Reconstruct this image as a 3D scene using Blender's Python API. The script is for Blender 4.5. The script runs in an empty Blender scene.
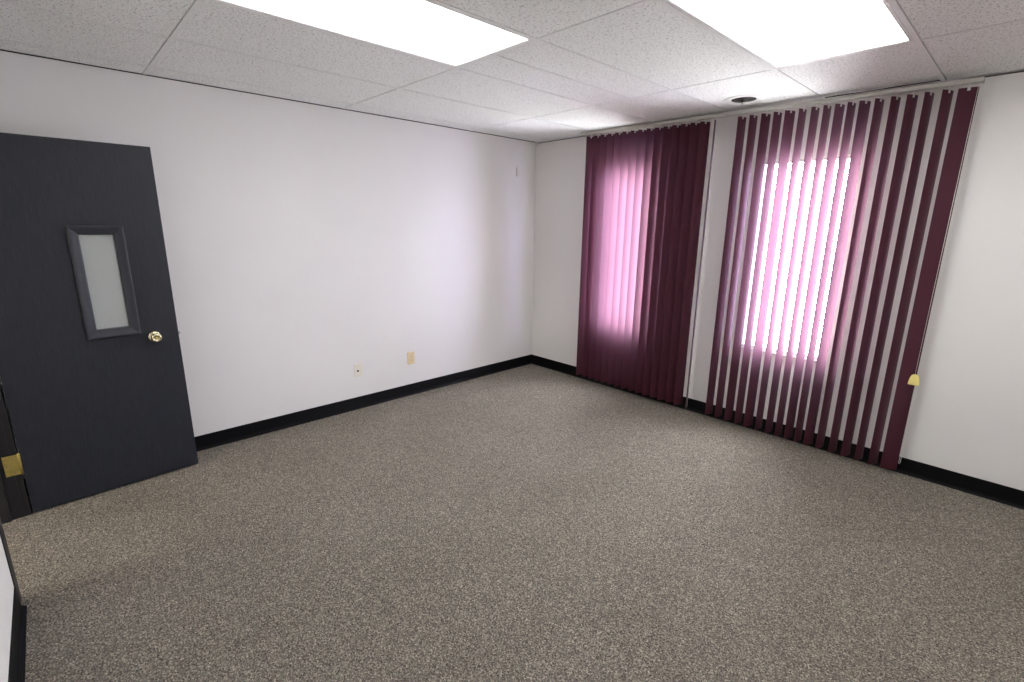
import bpy, bmesh, math, random
from mathutils import Vector, Matrix
random.seed(7)
S = bpy.context.scene
C = bpy.context.collection
H = 2.401            # ceiling height
W = 4.60             # room width, along the window wall
YN = -4.211          # near wall (door wall) face
PI = math.pi

# ---------------------------------------------------------------- materials
def nt(name):
    m = bpy.data.materials.new(name); m.use_nodes = True
    t = m.node_tree; t.nodes.clear()
    out = t.nodes.new('ShaderNodeOutputMaterial')
    return m, t, out
def N(t, kind, **kw):
    n = t.nodes.new(kind)
    for k, v in kw.items():
        if k in n.inputs: n.inputs[k].default_value = v
        else: setattr(n, k, v)
    return n
def pbsdf(t, out, col=(.8, .8, .8), rough=.5, metal=0., spec=.5):
    b = t.nodes.new('ShaderNodeBsdfPrincipled')
    b.inputs['Base Color'].default_value = (*col, 1)
    b.inputs['Roughness'].default_value = rough
    b.inputs['Metallic'].default_value = metal
    b.inputs['Specular IOR Level'].default_value = spec
    t.links.new(b.outputs[0], out.inputs[0])
    return b
def objco(t, scale=(1, 1, 1)):
    tc = t.nodes.new('ShaderNodeTexCoord'); mp = t.nodes.new('ShaderNodeMapping')
    mp.inputs['Scale'].default_value = scale
    t.links.new(tc.outputs['Object'], mp.inputs[0]); return mp.outputs[0]
def ramp(t, fac, stops):
    r = t.nodes.new('ShaderNodeValToRGB'); e = r.color_ramp.elements
    while len(e) < len(stops): e.new(.5)
    for el, (p, c) in zip(e, stops):
        el.position = p; el.color = (*c, 1)
    t.links.new(fac, r.inputs[0]); return r.outputs[0]
def bump(t, b, height, strength=.2, dist=.002):
    n = t.nodes.new('ShaderNodeBump'); n.inputs['Strength'].default_value = strength
    n.inputs['Distance'].default_value = dist
    t.links.new(height, n.inputs['Height']); t.links.new(n.outputs[0], b.inputs['Normal'])
def mix(t, a, b, fac):
    m = t.nodes.new('ShaderNodeMix'); m.data_type = 'RGBA'
    for s, v in ((6, a), (7, b)):
        if isinstance(v, tuple): m.inputs[s].default_value = (*v, 1)
        else: t.links.new(v, m.inputs[s])
    if isinstance(fac, float): m.inputs[0].default_value = fac
    else: t.links.new(fac, m.inputs[0])
    return m.outputs[2]
def plain(name, col, rough=.5, metal=0., spec=.5, noise=0.):
    m, t, o = nt(name); b = pbsdf(t, o, col, rough, metal, spec)
    if noise:
        n = N(t, 'ShaderNodeTexNoise', Scale=60., Detail=3.)
        t.links.new(objco(t), n.inputs['Vector'])
        c = ramp(t, n.outputs[0], [(.3, tuple(x*(1-noise) for x in col)), (.7, tuple(min(1, x*(1+noise)) for x in col))])
        t.links.new(c, b.inputs['Base Color'])
    return m

def wall_mat():
    m, t, o = nt('wall_paint'); b = pbsdf(t, o, (.80, .79, .775), .55, 0, .3)
    v = objco(t)
    n = N(t, 'ShaderNodeTexNoise', Scale=1.3, Detail=3.); t.links.new(v, n.inputs['Vector'])
    c = ramp(t, n.outputs[0], [(.3, (.775, .765, .755)), (.7, (.805, .795, .785))])
    t.links.new(c, b.inputs['Base Color'])
    f = N(t, 'ShaderNodeTexNoise', Scale=220., Detail=2.); t.links.new(v, f.inputs['Vector'])
    bump(t, b, f.outputs[0], .08, .0015)
    return m
def carpet_mat():
    m, t, o = nt('carpet_loop_pile'); b = pbsdf(t, o, (.2, .19, .17), .95, 0, .1)
    v = objco(t)
    n1 = N(t, 'ShaderNodeTexNoise', Scale=165., Detail=3., Roughness=.75); t.links.new(v, n1.inputs['Vector'])
    vo = N(t, 'ShaderNodeTexVoronoi', Scale=215.); t.links.new(v, vo.inputs['Vector'])
    sep = t.nodes.new('ShaderNodeSeparateColor'); t.links.new(vo.outputs['Color'], sep.inputs[0])
    base = ramp(t, sep.outputs[0], [(0., (.020, .018, .017)), (.25, (.085, .079, .070)), (.55, (.20, .187, .167)),
                                     (.8, (.31, .29, .25)), (1., (.66, .61, .53))])
    alt = ramp(t, n1.outputs[0], [(.38, (.03, .028, .026)), (.5, (.19, .178, .160)), (.62, (.52, .48, .42))])
    c = mix(t, base, alt, .42)
    n2 = N(t, 'ShaderNodeTexNoise', Scale=2.2, Detail=4.); t.links.new(v, n2.inputs['Vector'])
    wear = ramp(t, n2.outputs[0], [(.3, (.765, .75, .71)), (.7, (.865, .85, .81))])
    mm = t.nodes.new('ShaderNodeMix'); mm.data_type = 'RGBA'; mm.blend_type = 'MULTIPLY'; mm.inputs[0].default_value = 1
    t.links.new(c, mm.inputs[6]); t.links.new(wear, mm.inputs[7])
    t.links.new(mm.outputs[2], b.inputs['Base Color'])
    bump(t, b, n1.outputs[0], .6, .004)
    return m
def tile_mat():
    m, t, o = nt('mineral_fibre_tile'); b = pbsdf(t, o, (.78, .77, .75), .9, 0, .1)
    v = objco(t)
    n1 = N(t, 'ShaderNodeTexNoise', Scale=95., Detail=3., Roughness=.6); t.links.new(v, n1.inputs['Vector'])
    n2 = N(t, 'ShaderNodeTexNoise', Scale=260., Detail=2.); t.links.new(v, n2.inputs['Vector'])
    pits = ramp(t, n1.outputs[0], [(.36, (0, 0, 0)), (.41, (1, 1, 1))])
    spk = ramp(t, n2.outputs[0], [(.32, (0, 0, 0)), (.42, (1, 1, 1))])
    mm = t.nodes.new('ShaderNodeMix'); mm.data_type = 'RGBA'; mm.blend_type = 'MULTIPLY'; mm.inputs[0].default_value = 1
    t.links.new(pits, mm.inputs[6]); t.links.new(spk, mm.inputs[7])
    c = mix(t, (.42, .41, .40), (.90, .90, .89), mm.outputs[2])
    t.links.new(c, b.inputs['Base Color'])
    bump(t, b, mm.outputs[2], .45, .003)
    return m
def door_mat(name, lo, hi, rough):
    m, t, o = nt(name); b = pbsdf(t, o, lo, rough, 0, .4)
    v = objco(t, (26, 26, 2.2))
    n = N(t, 'ShaderNodeTexNoise', Scale=5., Detail=6., Roughness=.65, Distortion=.6); t.links.new(v, n.inputs['Vector'])
    c = ramp(t, n.outputs[0], [(.38, lo), (.70, hi)])
    t.links.new(c, b.inputs['Base Color'])
    bump(t, b, n.outputs[0], .35, .0015)
    r = ramp(t, n.outputs[0], [(.3, (rough*.9,)*3), (.7, (rough*1.15,)*3)])
    t.links.new(r, b.inputs['Roughness'])
    return m
def vane_mat():
    m, t, o = nt('burgundy_vane')
    v = objco(t)
    n = N(t, 'ShaderNodeTexNoise', Scale=380., Detail=2.); t.links.new(v, n.inputs['Vector'])
    col = ramp(t, n.outputs[0], [(.3, (.034, .006, .0095)), (.7, (.048, .0095, .0145))])
    d = t.nodes.new('ShaderNodeBsdfDiffuse'); t.links.new(col, d.inputs[0])
    tr = t.nodes.new('ShaderNodeBsdfTranslucent'); tr.inputs[0].default_value = (*TRANS, 1)
    ad = t.nodes.new('ShaderNodeAddShader')
    t.links.new(d.outputs[0], ad.inputs[0]); t.links.new(tr.outputs[0], ad.inputs[1])
    g = t.nodes.new('ShaderNodeBsdfGlossy'); g.inputs['Roughness'].default_value = .5
    g.inputs[0].default_value = (.9, .9, .9, 1); g.inputs['Roughness'].default_value = .66
    fr = t.nodes.new('ShaderNodeFresnel'); fr.inputs[0].default_value = 1.19
    mx = t.nodes.new('ShaderNodeMixShader'); t.links.new(fr.outputs[0], mx.inputs[0])
    t.links.new(ad.outputs[0], mx.inputs[1]); t.links.new(g.outputs[0], mx.inputs[2])
    t.links.new(mx.outputs[0], o.inputs[0])
    return m
def glass_mat(name, tint=(1, 1, 1), rough=0.02, frost=0.):
    m, t, o = nt(name)
    tr = t.nodes.new('ShaderNodeBsdfTransparent'); tr.inputs[0].default_value = (*tint, 1)
    g = t.nodes.new('ShaderNodeBsdfGlossy'); g.inputs['Roughness'].default_value = rough
    lw = t.nodes.new('ShaderNodeLayerWeight'); lw.inputs[0].default_value = .5
    pw = t.nodes.new('ShaderNodeMath'); pw.operation = 'POWER'; pw.inputs[1].default_value = 5.
    t.links.new(lw.outputs['Facing'], pw.inputs[0])
    ml = t.nodes.new('ShaderNodeMath'); ml.operation = 'MULTIPLY_ADD'; ml.inputs[1].default_value = .55; ml.inputs[2].default_value = .03
    t.links.new(pw.outputs[0], ml.inputs[0])
    mx = t.nodes.new('ShaderNodeMixShader'); t.links.new(ml.outputs[0], mx.inputs[0])
    if frost:
        df = t.nodes.new('ShaderNodeBsdfDiffuse'); df.inputs[0].default_value = (.80, .86, .83, 1)
        fx = t.nodes.new('ShaderNodeMixShader'); fx.inputs[0].default_value = frost
        t.links.new(tr.outputs[0], fx.inputs[1]); t.links.new(df.outputs[0], fx.inputs[2])
        tr = fx
    t.links.new(tr.outputs[0], mx.inputs[1]); t.links.new(g.outputs[0], mx.inputs[2])
    t.links.new(mx.outputs[0], o.inputs[0])
    return m
def emit_mat(name, col, s):
    m, t, o = nt(name)
    e = t.nodes.new('ShaderNodeEmission'); e.inputs[0].default_value = (*col, 1); e.inputs[1].default_value = s
    t.links.new(e.outputs[0], o.inputs[0]); return m

TRANS = (.072, .039, .060)
PANEL = 7.4
HALL = 15.0
SKY = 16.0
M = {}
M['wall'] = wall_mat(); M['carpet'] = carpet_mat(); M['tile'] = tile_mat()
M['grid'] = plain('white_enamel_grid', (.80, .80, .79), .4, 0, .4, .03)
M['gap_shade'] = plain('gap_shade_dark', (.05, .05, .05), .9, 0, .1, .1)  # dark colour puts shade into the ceiling and wall-top gaps
M['base'] = plain('black_vinyl_base', (.003, .003, .0042), .55, 0, .15, .15)
M['door'] = door_mat('charcoal_stained_wood', (.0105, .013, .0205), (.021, .0235, .032), .48)
M['lite'] = door_mat('charcoal_lite_frame', (.018, .021, .031), (.030, .033, .045), .45)
M['dframe'] = plain('dark_grey_frame_paint', (.012, .012, .015), .5, 0, .4, .08)
M['brass'] = plain('worn_brass', (.74, .62, .20), .35, 1., .5, .12)
M['satin'] = plain('satin_brass', (.66, .60, .42), .22, 1., .5, .06)
M['steel'] = plain('dull_steel', (.45, .44, .42), .35, 1.)
M['vane'] = vane_mat()
M['rail'] = plain('cream_rail_enamel', (.53, .515, .48), .45, 0, .4, .04)
M['clip'] = plain('clear_white_plastic', (.75, .74, .72), .35, 0, .4, .03)
M['yellow'] = plain('yellow_plastic', (.86, .75, .27), .4, 0, .4, .04)
M['white'] = plain('white_plastic', (.80, .79, .77), .4, 0, .4, .03)
M['ivory'] = plain('ivory_plastic', (.78, .66, .42), .4, 0, .4, .04)
M['cream'] = plain('cream_plastic', (.78, .75, .66), .4, 0, .4, .03)
M['dark'] = plain('dark_slot', (.022, .020, .018), .5, 0, .3, .1)
M['panel'] = emit_mat('acrylic_diffuser_lit', (1., .985, .965), PANEL)
M['panel_hall'] = emit_mat('hall_diffuser_lit', (1., .90, .76), HALL)
M['glass'] = glass_mat('window_glass', (.96, .98, .97))
M['liteglass'] = glass_mat('door_glass', (.975, .985, .98), frost=.26)
M['wframe'] = plain('window_frame_white', (.72, .71, .69), .45, 0, .4, .03)

# ---------------------------------------------------------------- mesh helpers
def BM(): return bmesh.new()
def box(bm, x0, y0, z0, x1, y1, z1, mi=0, bev=0.):
    r = bmesh.ops.create_cube(bm, size=1.)
    vs = r['verts']
    for v in vs:
        v.co = Vector(((x0+x1)/2 + v.co.x*(x1-x0), (y0+y1)/2 + v.co.y*(y1-y0), (z0+z1)/2 + v.co.z*(z1-z0)))
    fs = set(f for v in vs for f in v.link_faces)
    for f in fs: f.material_index = mi
    if bev > 0:
        es = list(set(e for v in vs for e in v.link_edges))
        rr = bmesh.ops.bevel(bm, geom=es, offset=bev, segments=2, affect='EDGES', profile=.6)
        for f in rr['faces']: f.material_index = mi
def lathe(bm, prof, c=(0, 0, 0), axis='z', seg=28, mi=0, smooth=True):
    """prof: list of (radius, height along the axis)"""
    def pt(r, h, a):
        p = (r*math.cos(a), r*math.sin(a), h)
        if axis == 'y': p = (p[0], p[2], p[1])
        if axis == 'x': p = (p[2], p[0], p[1])
        return Vector(c) + Vector(p)
    rings = []
    for r, h in prof:
        if r < 1e-6: rings.append([bm.verts.new(pt(0, h, 0))])
        else: rings.append([bm.verts.new(pt(r, h, 2*PI*k/seg)) for k in range(seg)])
    for A, B in zip(rings, rings[1:]):
        for k in range(seg):
            k2 = (k+1) % seg
            if len(A) == 1 and len(B) == 1: continue
            if len(A) == 1: f = bm.faces.new((A[0], B[k], B[k2]))
            elif len(B) == 1: f = bm.faces.new((A[k], A[k2], B[0]))
            else: f = bm.faces.new((A[k], A[k2], B[k2], B[k]))
            f.material_index = mi; f.smooth = smooth
def tube(bm, pts, r, seg=8, mi=0):
    rings = []
    pts = [Vector(p) for p in pts]
    for i, p in enumerate(pts):
        d = (pts[min(i+1, len(pts)-1)] - pts[max(i-1, 0)]).normalized()
        a = Vector((0, 1, 0)) if abs(d.y) < .9 else Vector((1, 0, 0))
        u = d.cross(a).normalized(); w = d.cross(u)
        rings.append([bm.verts.new(p + u*r*math.cos(2*PI*k/seg) + w*r*math.sin(2*PI*k/seg)) for k in range(seg)])
    for A, B in zip(rings, rings[1:]):
        for k in range(seg):
            f = bm.faces.new((A[k], A[(k+1) % seg], B[(k+1) % seg], B[k])); f.material_index = mi; f.smooth = True
    bm.faces.new(rings[0]); bm.faces.new(rings[-1])
def prism(bm, outline, y0, y1, mi=0, bev=0.):
    """outline in (x, z), extruded along y"""
    a = [bm.verts.new((x, y0, z)) for x, z in outline]; b = [bm.verts.new((x, y1, z)) for x, z in outline]
    n = len(a); fs = [bm.faces.new(a), bm.faces.new(b[::-1])]
    for k in range(n): fs.append(bm.faces.new((a[k], b[k], b[(k+1) % n], a[(k+1) % n])))
    for f in fs: f.material_index = mi
    if bev:
        es = list(set(e for f in fs[:2] for e in f.edges))
        bmesh.ops.bevel(bm, geom=es, offset=bev, segments=2, affect='EDGES')
def ring_sweep(bm, rect, prof, mi=0):
    """mitred picture-frame moulding: rect (x0,z0,x1,z1); prof list of (inset from the rect, y)"""
    x0, z0, x1, z1 = rect; loops = []
    for ins, y in prof:
        loops.append([bm.verts.new(p) for p in ((x0+ins, y, z0+ins), (x1-ins, y, z0+ins), (x1-ins, y, z1-ins), (x0+ins, y, z1-ins))])
    for A, B in zip(loops, loops[1:]):
        for k in range(4):
            f = bm.faces.new((A[k], A[(k+1) % 4], B[(k+1) % 4], B[k])); f.material_index = mi
def obj(name, bm, mats, parent=None, loc=None, rz=0.):
    bmesh.ops.recalc_face_normals(bm, faces=bm.faces)
    me = bpy.data.meshes.new(name); bm.to_mesh(me); bm.free()
    if not isinstance(mats, (list, tuple)): mats = [mats]
    for m in mats: me.materials.append(M[m])
    o = bpy.data.objects.new(name, me); C.objects.link(o)
    if parent: o.parent = parent
    if loc: o.location = loc
    o.rotation_euler.z = rz
    return o
def tag(o, label, cat, group=None, kind=None):
    if label: o['label'] = label
    if cat: o['category'] = cat
    if group: o['group'] = group
    if kind: o['kind'] = kind
    return o
def thing(name, label, cat, loc=(0, 0, 0), rz=0., group=None, kind=None):
    o = bpy.data.objects.new(name, None); C.objects.link(o)
    o.empty_display_size = .1
    o.location = loc; o.rotation_euler = (0, 0, rz)
    return tag(o, label, cat, group, kind)
def copy_tree(o, parent=None):
    c = o.copy(); C.objects.link(c)
    if parent: c.parent = parent
    for ch in list(o.children): copy_tree(ch, c)
    return c

# ---------------------------------------------------------------- the room
HX0, HX1, HY = -.30, 1.75, -6.9       # hallway behind the door
DX0, DX1, DZ = .285, 1.081, 1.985     # door opening
WINS = [(.90, 1.36, .60, 2.055), (2.298, 2.885, .645, 2.035)]
GAP = .006

bm = BM()
box(bm, -.2, YN-.15, -.10, W+.2, .22, 0); box(bm, HX0-.1, HY-.1, -.10, HX1+.1, YN-.15, 0)
tag(obj('floor', bm, 'carpet'), 'grey and tan speckled loop pile carpet over the whole room', 'floor', kind='structure')

# left wall: thin gap under the ceiling, its shade coloured into the back
bm = BM()
box(bm, -.2, YN-.15, 0, 0, .22, H-GAP); box(bm, -.2, YN-.15, H-GAP, -.03, .22, H+.16, 1)
tag(obj('wall_left', bm, ['wall', 'gap_shade']), 'long white painted wall left of the corner, behind the open door', 'wall', kind='structure')
# window wall with two openings
bm = BM()
xs = [0, WINS[0][0], WINS[0][1], WINS[1][0], WINS[1][1], W]
TH = .06
for a, b in ((0, 1), (2, 3), (4, 5)): box(bm, xs[a], 0, 0, xs[b], TH, H-.015)
for x0, x1, z0, z1 in WINS:
    box(bm, x0, 0, 0, x1, TH, z0); box(bm, x0, 0, z1, x1, TH, H-.015)
box(bm, 0, .03, H-.015, W, TH, H+.16, 1)
tag(obj('wall_back', bm, ['wall', 'gap_shade']), 'white painted wall with two narrow windows behind the vertical blinds', 'wall', kind='structure')
bm = BM()
box(bm, W, YN-.15, 0, W+.2, .22, H+.16)
tag(obj('wall_right', bm, 'wall'), 'white painted wall on the right, out of the photo', 'wall', kind='structure')
bm = BM()
box(bm, 0, YN-.15, 0, DX0-.08, YN, H+.16); box(bm, DX1+.08, YN-.15, 0, W, YN, H+.16)
box(bm, DX0-.08, YN-.15, DZ+.08, DX1+.08, YN, H+.16)
tag(obj('wall_front', bm, 'wall'), 'white painted wall that holds the doorway, at the lower left edge', 'wall', kind='structure')
bm = BM()
box(bm, HX0-.1, HY-.1, 0, HX0, YN-.15, H+.16); box(bm, HX1, HY-.1, 0, HX1+.1, YN-.15, H+.16)
box(bm, HX0, HY-.1, 0, HX1, HY, H+.16)
tag(obj('wall_hallway', bm, 'wall'), 'white painted walls of the hallway beyond the door', 'wall', kind='structure')

# suspended ceiling
GX = [0] + [.200 + .6096*k for k in range(8)] + [W]
GY = [0, -.884, -2.103, -3.322, YN]
LIGHTS = {(3, 2): 'a', (5, 1): 'b', (7, 1): 'c'}
bm = BM()
IN, HB = .0150, .0105      # each tile rides against one bar and leaves a dark slit at the other
def tile(x0, x1, y1, y0):
    a = (x0 + IN) if x0 > .01 else .004
    b = (x1 - HB) if x1 < W-.01 else W
    c = (y0 + HB) if y0 > YN+.01 else YN
    d = (y1 - IN) if y1 < -.01 else -.004
    box(bm, a, c, H, b, d, H+.015, 0)
for i in range(len(GX)-1):
    for j in range(len(GY)-1):
        if (i, j) in LIGHTS: continue
        x0, x1, y1, y0 = GX[i], GX[i+1], GY[j], GY[j+1]
        if (i, j) == (3, 1):
            xm = (x0+x1)/2; tile(x0, xm, y1, y0); tile(xm, x1, y1, y0)
        elif (i, j) == (5, 0):
            box(bm, x0+IN, y0+HB, H, x1-HB, -.045, H+.015, 0)
        else: tile(x0, x1, y1, y0)
box(bm, -.2, YN-.15, H+.16, W+.2, .22, H+.20, 1)
box(bm, HX0-.1, HY-.1, H, HX1+.1, YN-.15, H+.20, 0)
ceil = obj('ceiling', bm, ['tile', 'gap_shade'])
tag(ceil, 'suspended ceiling of white speckled lay-in tiles', 'ceiling', kind='structure')
bm = BM()
for x in GX[1:-1]: box(bm, x-HB, YN, H-.0012, x+HB, -.004, H+.03)
xm = (GX[3]+GX[4])/2
box(bm, xm-HB, GY[2]+.011, H-.0012, xm+HB, GY[1]-.011, H+.03)
for y in GY[1:-1]:
    for a, b in zip(GX, GX[1:]):
        box(bm, a+(.011 if a > .01 else 0), y-HB, H-.0012, b-(.011 if b < W-.01 else 0), y+HB, H+.03)
obj('ceiling_grid', bm, 'grid', ceil)
# white wall angle along the ceiling edge
bm = BM()
box(bm, 0, -.022, H-.0035, W, .029, H-.0012)
tag(obj('trim_1', bm, 'grid'), 'white metal wall angle above the window wall', 'trim', kind='structure')

# cove base
def base(name, p, q, label, out):
    """p, q ends on the wall; out = direction into the room"""
    p, q, n = Vector((*p, 0)), Vector((*q, 0)), Vector((*out, 0))
    prof = [(0, .104), (.004, .1035), (.005, .10), (.0055, .022), (.009, .010), (.017, .004), (.022, .0015), (.022, 0), (0, 0)]
    bm = BM()
    A = [bm.verts.new(p + n*a + Vector((0, 0, z))) for a, z in prof]; B = [bm.verts.new(q + n*a + Vector((0, 0, z))) for a, z in prof]
    for k in range(len(prof)): bm.faces.new((A[k], A[(k+1) % len(prof)], B[(k+1) % len(prof)], B[k]))
    bm.faces.new(A); bm.faces.new(B)
    return tag(obj(name, bm, 'base'), label, 'baseboard', kind='structure')
base('baseboard_left', (0, 0), (0, YN), 'black vinyl cove base along the long left wall', (1, 0))
base('baseboard_back', (.0005, 0), (W, 0), 'black vinyl cove base below the blinds', (0, -1))
base('baseboard_front', (DX1+.08, YN), (W-.022, YN), 'black vinyl cove base right of the doorway at the lower left edge', (0, 1))
base('baseboard_right', (W, -.022), (W, YN), 'black vinyl cove base on the right wall, out of the photo', (-1, 0))

# windows
for k, (x0, x1, z0, z1) in enumerate(WINS):
    w = thing('window_%d' % (k+1), ['narrow bright window behind the vanes of the left blind', 'narrow bright window seen in white stripes through the right blind'][k], 'window',
              ((x0+x1)/2, .034, z0), kind='structure')
    hw, hh = (x1-x0)/2, z1-z0
    bm = BM()
    ring_sweep(bm, (-hw, 0, hw, hh), [(0, -.024), (.003, -.027), (.019, -.027), (.022, -.024), (.022, 0), (.022, .022), (0, .022), (0, -.024)])
    obj('window_frame', bm, 'wframe', w)
    bm = BM(); box(bm, -hw+.020, -.011, .020, hw-.020, -.005, hh-.020)
    obj('pane', bm, 'glass', w)
    bm = BM(); box(bm, -hw-.02, -.048, -.016, hw+.02, -.034, 0, 0, .003)
    obj('window_sill', bm, 'wframe', w)

# ---------------------------------------------------------------- door frame, door
bm = BM()
yb, yf = YN-.15, YN+.004
for sx, x in ((1, DX0), (-1, DX1)):
    def b(xa, xb, ya, yb_, z0=0, z1=DZ): box(bm, min(xa, xb), ya, z0, max(xa, xb), yb_, z1)
    b(x-.08*sx, x, YN, yf, 0, DZ+.08)                    # face
    b(x-.08*sx, x, yb-.012, YN, 0, DZ)                   # jamb
    b(x, x+.016*sx, yb+.02, YN-.045, 0, DZ)              # stop
box(bm, DX0-.072, YN, 0, DX0-.004, -4.181, DZ)             # dark filler added behind the hinges, closes off a bright stripe
box(bm, DX0, YN, DZ, DX1, yf, DZ+.08); box(bm, DX0-.08, yb-.012, DZ, DX1+.08, YN, DZ+.08)
box(bm, DX0+.016, yb+.02, DZ-.016, DX1-.016, YN-.045, DZ)
tag(obj('trim_2', bm, 'dframe'), 'dark grey metal door frame at the left edge', 'door frame', kind='structure')

p0 = Vector((.285, -4.172)); p1 = Vector((.2395, -3.385))
ang = math.atan2(p1.y-p0.y, p1.x-p0.x)
door = thing('door_1', 'charcoal wooden door with a small window, standing open against the left wall', 'door', (p0.x, p0.y, 0), ang, kind='structure')
DW, DH, DT = .788, 1.970, .044
ox0, oz0, ox1, oz1 = .400, .957, .572, 1.498           # cut-out
bm = BM()
for (a, b, c, d) in ((0, .010, ox0, DH), (ox1, .010, DW, DH), (ox0, .010, ox1, oz0), (ox0, oz1, ox1, DH)):
    box(bm, a, 0, b, c, DT, d)
bmesh.ops.remove_doubles(bm, verts=bm.verts, dist=1e-5)
obj('door_leaf', bm, 'door', door)
bm = BM()
R = (.361, .918, .603, 1.535)
for s, y in ((-1, 0), (1, DT)):
    ring_sweep(bm, R, [(0, y), (.001, y+s*.013), (.006, y+s*.016), (.014, y+s*.015), (.030, y+s*.009), (.040, y+s*.006), (.0445, y+s*.003), (.0475, y-s*.004), (.0475, y-s*.017)])
lf = obj('vision_frame', bm, 'lite', door)
bm = BM(); box(bm, ox0+.002, .017, oz0+.002, ox1-.002, .023, oz1-.002)
obj('vision_glass', bm, 'liteglass', lf)
bm = BM()
lathe(bm, [(0, .000), (.030, .000), (.0325, -.003), (.031, -.007), (.024, -.010), (.0125, -.012), (.0115, -.028), (.015, -.033), (.024, -.040),
           (.0275, -.047), (.0275, -.055), (.024, -.061), (.0185, -.064), (.016, -.0635), (.0145, -.060), (.0095, -.0585), (0, -.0585)], (.665, 0, .889), 'y')
k1 = obj('door_knob', bm, 'satin', door)
bm = BM(); lathe(bm, [(0, -.0592), (.0075, -.0592), (.0075, -.0605), (.004, -.061), (0, -.061)], (.665, 0, .889), 'y', 16)
box(bm, .6642, -.0615, .885, .6658, -.0605, .893)
obj('key_cylinder', bm, 'brass', k1)
bm = BM()
lathe(bm, [(0, 0), (.030, 0), (.031, .006), (.0125, .012), (.0115, .028), (.024, .040), (.0275, .050), (.024, .060), (0, .064)], (.665, DT, .889), 'y')
obj('door_knob', bm, 'satin', door)
bm = BM()
box(bm, DW, .010, .862, DW+.0015, .034, .918); prism(bm, [(DW, .880), (DW+.011, .882), (DW+.013, .889), (DW+.011, .897), (DW, .899)], .014, .030)
obj('latch', bm, 'steel', door)
for z in (.302, 1.02, 1.70):
    bm = BM()
    lathe(bm, [(0, -.058), (.0065, -.058), (.0065, .058), (.004, .062), (0, .063)], (-.004, -.003, z), 'z', 14)
    for k in (-.035, -.012, .012, .035): lathe(bm, [(.0068, k-.0008), (.0068, k+.0008)], (-.004, -.003, z), 'z', 14)
    # leaf on the jamb face, in door space the jamb is turned back by the opening angle
    a = -ang
    def w2d(x, y): 
        d = Vector((x, y)) - p0; return (d.x*math.cos(a) - d.y*math.sin(a), d.x*math.sin(a) + d.y*math.cos(a))
    c = [w2d(DX0+.0005, -4.178), w2d(DX0+.0005, -4.238), w2d(DX0+.003, -4.238), w2d(DX0+.003, -4.178)]
    lo = [bm.verts.new((x, y, z-.056)) for x, y in c]; hi = [bm.verts.new((x, y, z+.056)) for x, y in c]
    bm.faces.new(lo); bm.faces.new(hi)
    for k in range(4): bm.faces.new((lo[k], lo[(k+1) % 4], hi[(k+1) % 4], hi[k]))
    hg = obj('hinge', bm, 'brass', door)
    for yy, zz in ((-4.200, .04), (-4.200, -.04), (-4.222, 0)):
        bm = BM()
        x, y = w2d(DX0+.003, yy); bmesh.ops.create_uvsphere(bm, u_segments=8, v_segments=6, radius=.0038, matrix=Matrix.Translation((x, y, z+zz)))
        obj('screw', bm, 'steel', hg)

# ---------------------------------------------------------------- vertical blinds
VTOP, VBOT, VW, VY = 2.346, .058, .087, -.100
def vane_mesh():
    bm = BM(); n = 8; rows = [VBOT, .6, 1.2, 1.8, VTOP]
    g = []
    for z in rows:
        g.append([bm.verts.new(((u-.5)*VW, .0065*(4*(u-.5)**2 - .33), z)) for u in [k/n for k in range(n+1)]])
    for A, B in zip(g, g[1:]):
        for k in range(n):
            f = bm.faces.new((A[k], A[k+1], B[k+1], B[k])); f.smooth = True
    # welded hem at the foot
    for s in (-.0012, .0012):
        a = [bm.verts.new(((k/n-.5)*VW, .0065*(4*(k/n-.5)**2 - .33)+s, VBOT)) for k in range(n+1)]
        b = [bm.verts.new(((k/n-.5)*VW, .0065*(4*(k/n-.5)**2 - .33)+s, VBOT+.030)) for k in range(n+1)]
        for k in range(n):
            f = bm.faces.new((a[k], a[k+1], b[k+1], b[k])); f.smooth = True
    return bm
vane0 = obj('vane', vane_mesh(), 'vane')
bm = BM()
box(bm, -.007, -.0035, VTOP-.016, .007, .0012, VTOP+.004, 0, .0008)
box(bm, -.0035, -.002, VTOP+.002, .0035, .001, 2.364)
obj('carrier_clip', bm, 'clip', vane0)
def sag(x): return .012 - .032*(x - .70)/2.73      # the rail hangs lower at its right end
def blind(name, label, x0, x1, vanes, first):
    b = thing(name, label, 'blind', ((x0+x1)/2, 0, 0), 0, 'vertical blinds')
    cx = (x0+x1)/2
    bm = BM()
    # head rail: closed C profile with a slot under it
    prof = [(-.128, 2.363), (-.130, 2.366), (-.130, 2.382), (-.127, 2.386), (-.073, 2.386), (-.070, 2.382), (-.070, 2.366), (-.072, 2.363),
            (-.094, 2.363), (-.094, 2.369), (-.106, 2.369), (-.106, 2.363)]
    A = [bm.verts.new((x0-cx, y, z+sag(x0))) for y, z in prof]; B = [bm.verts.new((x1-cx, y, z+sag(x1))) for y, z in prof]
    n = len(prof)
    for k in range(n): bm.faces.new((A[k], A[(k+1) % n], B[(k+1) % n], B[k]))
    bm.faces.new(A); bm.faces.new(B)
    obj('headrail', bm, 'rail', b)
    for xa in (x0+.12, x1-.12):
        bm = BM(); box(bm, xa-cx-.02, -.125, 2.386+sag(xa), xa-cx+.02, -.004, 2.389+sag(xa))
        box(bm, xa-cx-.02, -.004, 2.350, xa-cx+.02, 0, min(2.384, 2.386+sag(xa)))
        obj('mounting_bracket', bm, 'grid', b)
    for i, (x, a) in enumerate(vanes):
        a -= 0 if first else (7 if 2 <= i <= 10 else 3)
        if first and i == 0: v = vane0; v.parent = b
        else: v = copy_tree(vane0, b)
        v.location = (x-cx, VY, sag(x)); v.rotation_euler = (0, 0, math.radians(a))
    return b, cx
vl = []
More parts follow.
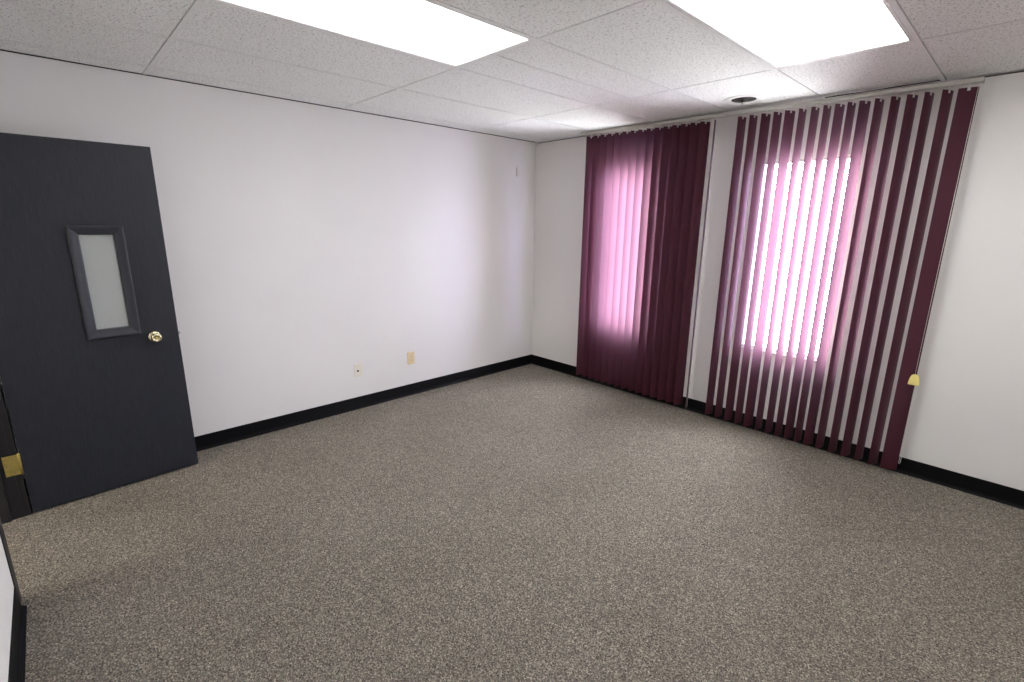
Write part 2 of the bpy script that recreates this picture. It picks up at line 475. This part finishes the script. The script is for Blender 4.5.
for k in range(15): vl.append((.797 + .0779*k + random.uniform(-.002, .002), (67 if k < 9 else 59) + random.uniform(-2, 2)))
vl.append((1.966, 107))
b1, c1 = blind('vertical_blind', 'left vertical blind, burgundy vanes overlapping one another into a solid curtain', .698, 2.045, vl, True)
vr = [(2.164, 76), (2.244, 78), (2.327, 75), (2.405, 80), (2.482, 70), (2.56, 83), (2.635, 81), (2.704, 82), (2.773, 74), (2.837, 80),
      (2.906, 68), (2.98, 72), (3.059, 71), (3.137, 66), (3.214, 71), (3.294, 66), (3.377, 18)]
b2, c2 = blind('vertical_blind', 'right vertical blind, burgundy vanes turned open to show striped window light', 2.048, 3.432, vr, False)
# control chain and pull cord at the right end
bm = BM()
for dx, dy in ((.0, -.108), (.006, -.092)):
    z = 2.337
    while z > .10:
        bmesh.ops.create_icosphere(bm, subdivisions=1, radius=.0022, matrix=Matrix.Translation((3.424-c2+dx, dy, z))); z -= .0062
tube(bm, [(3.424-c2, -.108, 2.337), (3.424-c2, -.108, .10), (3.427-c2, -.100, .092), (3.430-c2, -.092, .10), (3.430-c2, -.092, 2.337)], .0009, 6)
obj('bead_chain', bm, 'clip', b2)
bm = BM()
tube(bm, [(3.416-c2, -.118, 2.339), (3.414-c2, -.118, 1.5), (3.412-c2, -.118, .68)], .0013, 6)
cord = obj('pull_cord', bm, 'clip', b2)
bm = BM()
prism(bm, [(1.3*q, 1.25*h) for q, h in [(-.021, 0), (.021, 0), (.0205, .012), (.018, .034), (.014, .046), (.008, .052), (0, .054), (-.008, .052), (-.014, .046), (-.018, .034), (-.0205, .012)]], -.010, .010, 0, .003)
ts = obj('cord_tassel', bm, 'yellow', cord, (3.414-c2, -.118, .630))
tag(ts, 'yellow plastic pull tassel', None)

# ---------------------------------------------------------------- ceiling fittings
def troffer(x0, y0, x1, y1, label, mat='panel', group='ceiling light panels'):
    cx, cy = (x0+x1)/2, (y0+y1)/2; a, b = (x1-x0)/2-.0125, (y1-y0)/2-.0125
    t = thing('ceiling_light', label, 'ceiling light', (cx, cy, H), 0, group)
    bm = BM()
    loops = [(0, .060), (0, .0), (.014, .0), (.017, .006), (.017, .060), (0, .060)]
    L = [[bm.verts.new(p) for p in ((-a+i, -b+i, z), (a-i, -b+i, z), (a-i, b-i, z), (-a+i, b-i, z))] for i, z in loops]
    for P, Q in zip(L, L[1:]):
        for k in range(4): bm.faces.new((P[k], P[(k+1) % 4], Q[(k+1) % 4], Q[k]))
    box(bm, -a, -b, .060, a, b, .066)
    obj('frame', bm, 'grid', t)
    bm = BM(); box(bm, -a+.0172, -b+.0172, .0065, a-.0172, b-.0172, .0095)
    obj('diffuser', bm, mat, t)
    return t
troffer(GX[3], GY[3], GX[4], GY[2], 'bright white light panel in the ceiling over the middle, nearer the door')
troffer(GX[5], GY[2], GX[6], GY[1], 'bright white light panel in the ceiling in front of the right blind')
troffer(GX[7], GY[2], GX[8], GY[1], 'added light panel in the ceiling, out of view on the right, brightening the window wall')  # unseen panel, added to lift the right side of the room
hl = troffer(.50, -6.4, 1.10, -5.2, 'light panel on the hallway ceiling beyond the door', 'panel_hall', 'hallway lights')
hl.location.z = H-.07

sp = thing('fire_sprinkler', 'round white sprinkler fitting on the ceiling tile above the right blind', 'sprinkler', (2.262, -.349, H))
bm = BM(); lathe(bm, [(.076, .010), (.078, -.002), (.082, -.0045), (.098, -.005), (.122, -.0035), (.128, -.0015), (.128, .0004), (.082, .0004), (.076, .010)], seg=48)
obj('escutcheon', bm, 'white', sp)
bm = BM(); lathe(bm, [(0, .055), (.013, .055), (.013, -.0012), (.0765, -.0015), (.0765, -.004), (.050, -.0065), (.022, -.0085), (.014, -.014), (.010, -.018), (0, -.018)], seg=32)
obj('body', bm, 'dark', sp)
bm = BM()
for s in (-1, 1): tube(bm, [(s*.007, 0, -.012), (s*.010, 0, -.017), (s*.008, 0, -.022), (s*.002, 0, -.026)], .0018, 8)
lathe(bm, [(0, -.0255), (.003, -.0255), (.003, -.0275), (.017, -.028), (.0175, -.029), (0, -.029)], seg=20)
obj('deflector', bm, 'steel', sp)

# ---------------------------------------------------------------- wall plates (on the left wall, facing +x)
def plate(name, label, cat, y, z, mat, hw, hh, th=.006):
    t = thing(name, label, cat, (0, y, z))
    bm = BM(); box(bm, 0, -hw, -hh, th, hw, hh, 0, .002)
    obj('cover_plate', bm, mat, t)
    return t
t = plate('wall_jack', 'cream wall plate with one dark round socket, the left of two low plates', 'wall plate', -2.122, .342, 'cream', .036, .058)
bm = BM(); lathe(bm, [(0, .0062), (.009, .0062), (.009, .0085), (.006, .0105), (.003, .0105), (.003, .008), (0, .008)], (0, -.004, -.006), 'x', 18)
obj('socket', bm, 'dark', t)
for z in (-.042, .042):
    bm = BM(); lathe(bm, [(0, .006), (.003, .006), (.0025, .0072), (0, .0075)], (0, 0, z), 'x', 10)
    obj('screw', bm, 'cream', t)
t = plate('power_outlet', 'ivory yellow double power outlet, the right of two low plates', 'outlet', -1.600, .353, 'ivory', .036, .058)
for z in (-.0195, .0195):
    bm = BM()
    out = [(.0165*math.cos(a), max(-.0125, min(.0125, .0165*math.sin(a)))) for a in [2*PI*k/24 for k in range(24)]]
    A = [bm.verts.new((.0055, y, z+q)) for y, q in out]; B = [bm.verts.new((.0085, y, z+q)) for y, q in out]
    for k in range(24): bm.faces.new((A[k], A[(k+1) % 24], B[(k+1) % 24], B[k]))
    bm.faces.new(B); bm.faces.new(A)
    r = obj('receptacle', bm, 'ivory', t)
    bm = BM()
    box(bm, .0083, -.0075, z-.001, .0088, -.0053, z+.0075); box(bm, .0083, .0053, z-.001, .0088, .0075, z+.0065)
    lathe(bm, [(0, .0083), (.0025, .0083), (.0025, .0088), (0, .0088)], (0, 0, z-.0075), 'x', 10)
    obj('slots', bm, 'dark', r)
bm = BM(); lathe(bm, [(0, .006), (.003, .006), (.0025, .0075), (0, .0078)], (0, 0, 0), 'x', 10)
obj('screw', bm, 'steel', t)
t = thing('wall_sensor', 'small white sensor box high on the left wall near the corner', 'sensor', (0, -.272, 2.085))
bm = BM(); box(bm, 0, -.020, -.043, .020, .020, .043, 0, .004); obj('housing', bm, 'white', t)
bm = BM(); box(bm, .0185, -.013, -.030, .0215, .013, .004, 0, .001); obj('lens', bm, 'cream', t)

# ---------------------------------------------------------------- daylight
w = bpy.data.worlds.new('daylight'); S.world = w; w.use_nodes = True
t = w.node_tree; t.nodes.clear()
o = t.nodes.new('ShaderNodeOutputWorld'); bg = t.nodes.new('ShaderNodeBackground'); t.links.new(bg.outputs[0], o.inputs[0])
tc = t.nodes.new('ShaderNodeTexCoord'); sx = t.nodes.new('ShaderNodeSeparateXYZ'); t.links.new(tc.outputs['Generated'], sx.inputs[0])
mr = t.nodes.new('ShaderNodeMapRange'); mr.inputs[1].default_value = -.8; mr.inputs[2].default_value = .8
t.links.new(sx.outputs['X'], mr.inputs[0])
hz = ramp(t, mr.outputs[0], [(0., (3.7, 3.2, 3.05)), (.35, (2.2, 2.1, 2.4)), (.6, (1.28, 1.29, 1.38)), (.82, (1.1, 1.05, 1.38)), (1., (1.6, 1.45, 2.4))])
mz = t.nodes.new('ShaderNodeMapRange'); mz.inputs[1].default_value = -.15; mz.inputs[2].default_value = .10
t.links.new(sx.outputs['Z'], mz.inputs[0])
gr = ramp(t, mz.outputs[0], [(0., (.85, .84, .80)), (1., (1., 1., 1.))])
mm = t.nodes.new('ShaderNodeMix'); mm.data_type = 'RGBA'; mm.blend_type = 'MULTIPLY'; mm.inputs[0].default_value = 1
t.links.new(hz, mm.inputs[6]); t.links.new(gr, mm.inputs[7]); t.links.new(mm.outputs[2], bg.inputs[0])
bg.inputs[1].default_value = SKY

# ---------------------------------------------------------------- camera
cam = bpy.data.cameras.new('camera'); co = bpy.data.objects.new('camera', cam); C.objects.link(co)
cam.sensor_width = 36.; cam.lens = 486.677/1024*36; cam.clip_start = .02
yaw, pit, rol = -.811, .238, .012
yaw, pit, rol = -.810926, .237819, .012313
fw = Vector((math.cos(pit)*math.sin(yaw), math.cos(pit)*math.cos(yaw), -math.sin(pit)))
rt = Vector((math.cos(yaw), -math.sin(yaw), 0)); up = rt.cross(fw)
r2 = rt*math.cos(rol) + up*math.sin(rol); u2 = -rt*math.sin(rol) + up*math.cos(rol)
mw = Matrix((r2, u2, -fw)).transposed().to_4x4(); mw.translation = Vector((3.783164, -3.908434, 1.57652))
co.matrix_world = mw
S.camera = co
S.view_settings.view_transform = 'Standard'; S.view_settings.look = 'None'
S.view_settings.exposure = .24; S.view_settings.gamma = 1.; S.view_settings.use_curve_mapping = False
S.cycles.max_bounces = 14; S.cycles.diffuse_bounces = 8; S.cycles.transparent_max_bounces = 12
S.cycles.use_denoising = True
